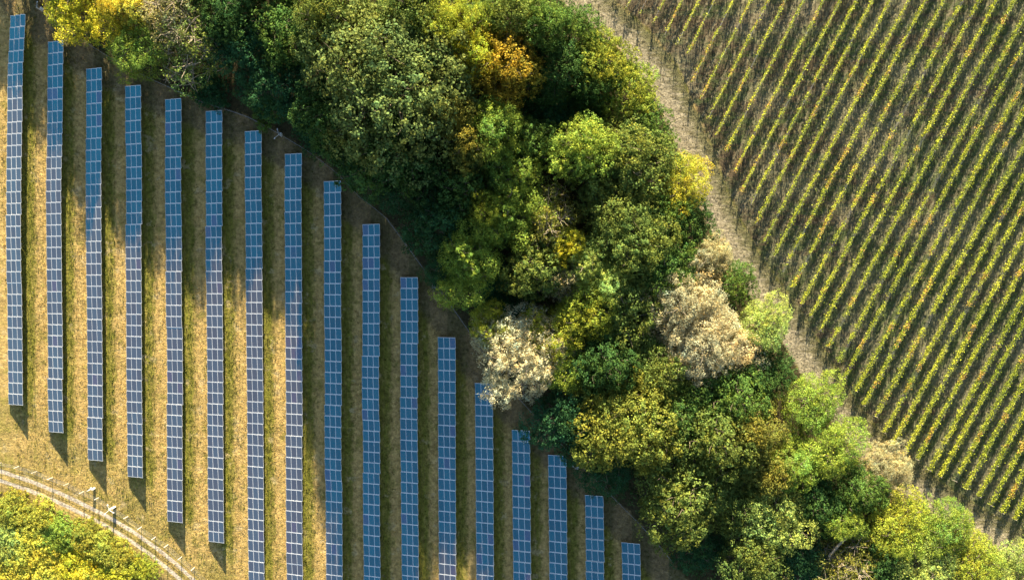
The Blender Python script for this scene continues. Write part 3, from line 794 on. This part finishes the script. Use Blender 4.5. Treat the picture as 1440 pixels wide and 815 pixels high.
# ------------------------------------------------------------------ fences and masts
M_CONC = simple_mat('pale_concrete', (0.62, 0.56, 0.47), 0.85, 0, 0.15, 5.0)
M_WHITE = simple_mat('white_paint', (0.78, 0.77, 0.74), 0.5, 0, 0.08, 3.0)
M_GREYM = simple_mat('grey_metal', (0.16, 0.165, 0.17), 0.5, 0.3, 0.15, 3.0)
def fence(pts, hgt, label, mat, wires):
    W = [at(x, y) for x, y in pts]
    c0 = W[len(W) // 2].copy()
    root = empty('fence', c0)
    tag(root, label, 'fence')
    vv, ff = boxes([(0, 0, hgt / 2 - .1, .07, .07, hgt + .2), (0, 0, hgt + .02, .09, .09, .05)])
    me = np_mesh('post', vv, ff, [mat])
    for w in W:
        p = link(bpy.data.objects.new('post', me), root); p.location = w - c0
        p.rotation_euler = (prg.gauss(0, .02), prg.gauss(0, .02), prg.uniform(0, 1.5))
    for zz in wires:
        tv, tf = tubes([([tuple(w - c0 + Vector((0, 0, zz))) for w in W], [.011] * len(W))], 4)
        link(bpy.data.objects.new('wire', np_mesh('wire', tv, tf, [M_STEEL])), root)
fence([(-25, 645), (2, 650), (27, 655), (52, 662), (74, 671), (97, 679), (118, 690), (139, 699), (159, 712), (180, 725.5), (199, 740), (219, 754), (236.5, 765), (255.5, 782), (273.5, 797), (292, 815), (310, 834)],
      1.75, 'wire fence with pale posts running along the gravel track', M_CONC, (.3, .8, 1.3, 1.7))
def resample(pts, step):
    Pn = [np.array(p, float) for p in pts]; out = [Pn[0]]; carry = 0
    for a, b_ in zip(Pn[:-1], Pn[1:]):
        L = np.linalg.norm(b_ - a); s_ = step - carry
        while s_ <= L:
            out.append(a + (b_ - a) * s_ / L); s_ += step
        carry = (carry + L) % step
    return [tuple(o_) for o_ in out]
fence(resample(FOREST_EDGE[2:-2], 24), 1.6, 'thin wire fence between the panel field and the dark wood edge', M_GREYM, (.3, .9, 1.5))

def mast(px, py, hgt, rz, arms, label):
    root = empty('mast', at(px, py), rz)
    tag(root, label, 'pole', 'white masts standing along the fences')
    V, F = tubes([([(0, 0, -.2), (0, 0, hgt)], [.055, .04])], 8)
    link(bpy.data.objects.new('pole', np_mesh('pole', V, F, [M_WHITE])), root)
    V, F = boxes([(.26, 0, .45, .30, .24, .7), (.26, 0, .82, .36, .30, .05)])
    link(bpy.data.objects.new('cabinet', np_mesh('cabinet', V, F, [M_WHITE])), root)
    for a in arms:
        e = Vector((math.cos(a) * .8, math.sin(a) * .8, hgt - .02))
        V, F = tubes([([(0, 0, hgt - .22), tuple(e)], [.032, .028])], 6)
        arm = link(bpy.data.objects.new('arm', np_mesh('arm', V, F, [M_WHITE])), root)
        V, F = boxes([(e.x, e.y, e.z - .05, .20, .12, .11), (e.x * 1.12, e.y * 1.12, e.z - .05, .05, .09, .09)])
        link(bpy.data.objects.new('lamp_head', np_mesh('lamp_head', V, F, [M_WHITE])), arm)  # small camera box at the end of the arm; gives no light
mast(131, 686, 2.3, .2, (.5,), 'white mast with a cabinet at its foot beside the gravel track fence')
mast(160, 713, 2.0, .6, (1.2, 3.3, 5.2), 'white mast with spreading arms beside the gravel track fence')
mast(60, 16, 2.0, 1.0, (.4,), 'pale mast at the fence in the top left above the second panel row')
mast(396, 192, 2.0, 1.5, (.3, 2.4), 'pale mast with two arms at the fence above the eighth panel row')
mast(609, 405, 2.0, .4, (1.0,), 'pale mast at the shaded fence beside the eleventh panel row')
mast(810, 657, 2.0, .4, (2.0, .3), 'pale mast at the shaded fence above the sixteenth panel row')

# ------------------------------------------------------------------ grass, weeds and undergrowth (uncountable)
def pick(attr, x, y):
    i = np.clip(((x + 112) / .5).astype(int), 0, nx - 1); j = np.clip(((y + 76) / .5).astype(int), 0, ny - 1)
    return attr.reshape(ny, nx)[j, i]
def tuft_mesh(name, x, y, hgt, wid, colr, rg, label, cat, blades=3):
    n = len(x) * blades
    X = np.repeat(x, blades) + rg.normal(0, .07, n); Y = np.repeat(y, blades) + rg.normal(0, .07, n)
    Z = pick(relief, X, Y) + SL * Y - .02
    h = np.repeat(hgt, blades) * rg.uniform(.6, 1.3, n); w = np.repeat(wid, blades) * rg.uniform(.6, 1.3, n)
    a = rg.uniform(0, 6.283, n); l = rg.uniform(.1, .9, n) * h; b2 = rg.uniform(0, 6.283, n)
    p = np.column_stack([X, Y, Z])
    e = np.column_stack([np.cos(a), np.sin(a), a * 0]) * w[:, None] * .5
    top = p + np.column_stack([np.cos(b2) * l, np.sin(b2) * l, h])
    V = np.stack([p - e, p + e, top], 1).reshape(-1, 3)
    F = np.arange(3 * n).reshape(n, 3)
    c = np.repeat(colr, blades, axis=0) * rg.uniform(.75, 1.25, n)[:, None]
    me = np_mesh(name, V, F, [M_GRASS], {'tint': ('FLOAT_COLOR', np.repeat(np.column_stack([c, np.ones(n)]), 3, axis=0))})
    tag(link(bpy.data.objects.new(name, me)), label, cat, kind='stuff')
rg = np.random.default_rng(77)
def scatter(n, x0, x1, y0, y1):
    a = at(x0, y0); b_ = at(x1, y1)
    return rg.uniform(a.x, b_.x, n), rg.uniform(b_.y, a.y, n)
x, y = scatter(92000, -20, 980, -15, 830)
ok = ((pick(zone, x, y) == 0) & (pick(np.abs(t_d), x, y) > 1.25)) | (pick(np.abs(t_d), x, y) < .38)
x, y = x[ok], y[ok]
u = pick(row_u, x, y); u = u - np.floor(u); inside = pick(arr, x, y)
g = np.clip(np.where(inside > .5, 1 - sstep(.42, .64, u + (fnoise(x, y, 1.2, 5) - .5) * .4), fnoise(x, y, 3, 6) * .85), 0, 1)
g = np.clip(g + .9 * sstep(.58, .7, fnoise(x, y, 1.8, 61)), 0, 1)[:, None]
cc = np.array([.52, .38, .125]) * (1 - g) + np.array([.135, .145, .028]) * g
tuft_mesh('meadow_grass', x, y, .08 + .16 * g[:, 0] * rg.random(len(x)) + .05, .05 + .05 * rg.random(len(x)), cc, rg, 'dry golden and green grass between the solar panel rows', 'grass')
x, y = scatter(60000, 840, 1460, -15, 830)
ok = (pick(zone, x, y) == 3) & (fnoise(x, y, 2.5, 15) > .42)
x, y = x[ok], y[ok]
g = fnoise(x, y, 2.0, 9)[:, None]
cc = np.array([.19, .17, .10]) * g + np.array([.055, .075, .025]) * (1 - g)
tuft_mesh('vineyard_weeds', x, y, .05 + .10 * rg.random(len(x)), .05 + .06 * rg.random(len(x)), cc, rg, 'sparse weeds and dry stalks on the soil between vine rows', 'weeds')
x, y = scatter(70000, 780, 1460, -15, 830)
ok = (pick(zone, x, y) == 2)
x, y = x[ok], y[ok]
cc = np.array([.36, .31, .205])[None] * rg.uniform(.5, 1.1, len(x))[:, None]
tuft_mesh('path_grass', x, y, .05 + .09 * rg.random(len(x)), .05 + .05 * rg.random(len(x)), cc, rg, 'straw-coloured dry grass on the path between wood and vineyard', 'grass', 4)
# undergrowth on the forest floor
x, y = scatter(16000, 20, 1460, -60, 860)
ok = (pick(w_forest, x, y) > .7) & (pick(f_d, x, y) > .5) & (fnoise(x, y, 6, 30) > .40)
x, y = x[ok], y[ok]; n = len(x)
L = 6
e = rdir(rg, n * L, -.2)
C = np.column_stack([np.repeat(x, L), np.repeat(y, L), np.repeat(rg.uniform(.1, 1.5, n), L)]) + e * .5
C[:, 2] = np.maximum(C[:, 2], .05) + SL * C[:, 1]
V, F = leaf_quads(C, e + np.array([0, 0, .8]), rg.uniform(.25, .5, n * L), rg, .6)
cc = np.array([.05, .095, .028])[None] * rg.uniform(.5, 1.6, n * L)[:, None]
me = np_mesh('undergrowth', V, F, [M_GRASS], {'tint': ('FLOAT_COLOR', np.repeat(np.column_stack([cc, np.ones(n * L)]), 4, axis=0))})
tag(link(bpy.data.objects.new('undergrowth', me)), 'dark leafy undergrowth on the floor of the wood', 'undergrowth', kind='stuff')
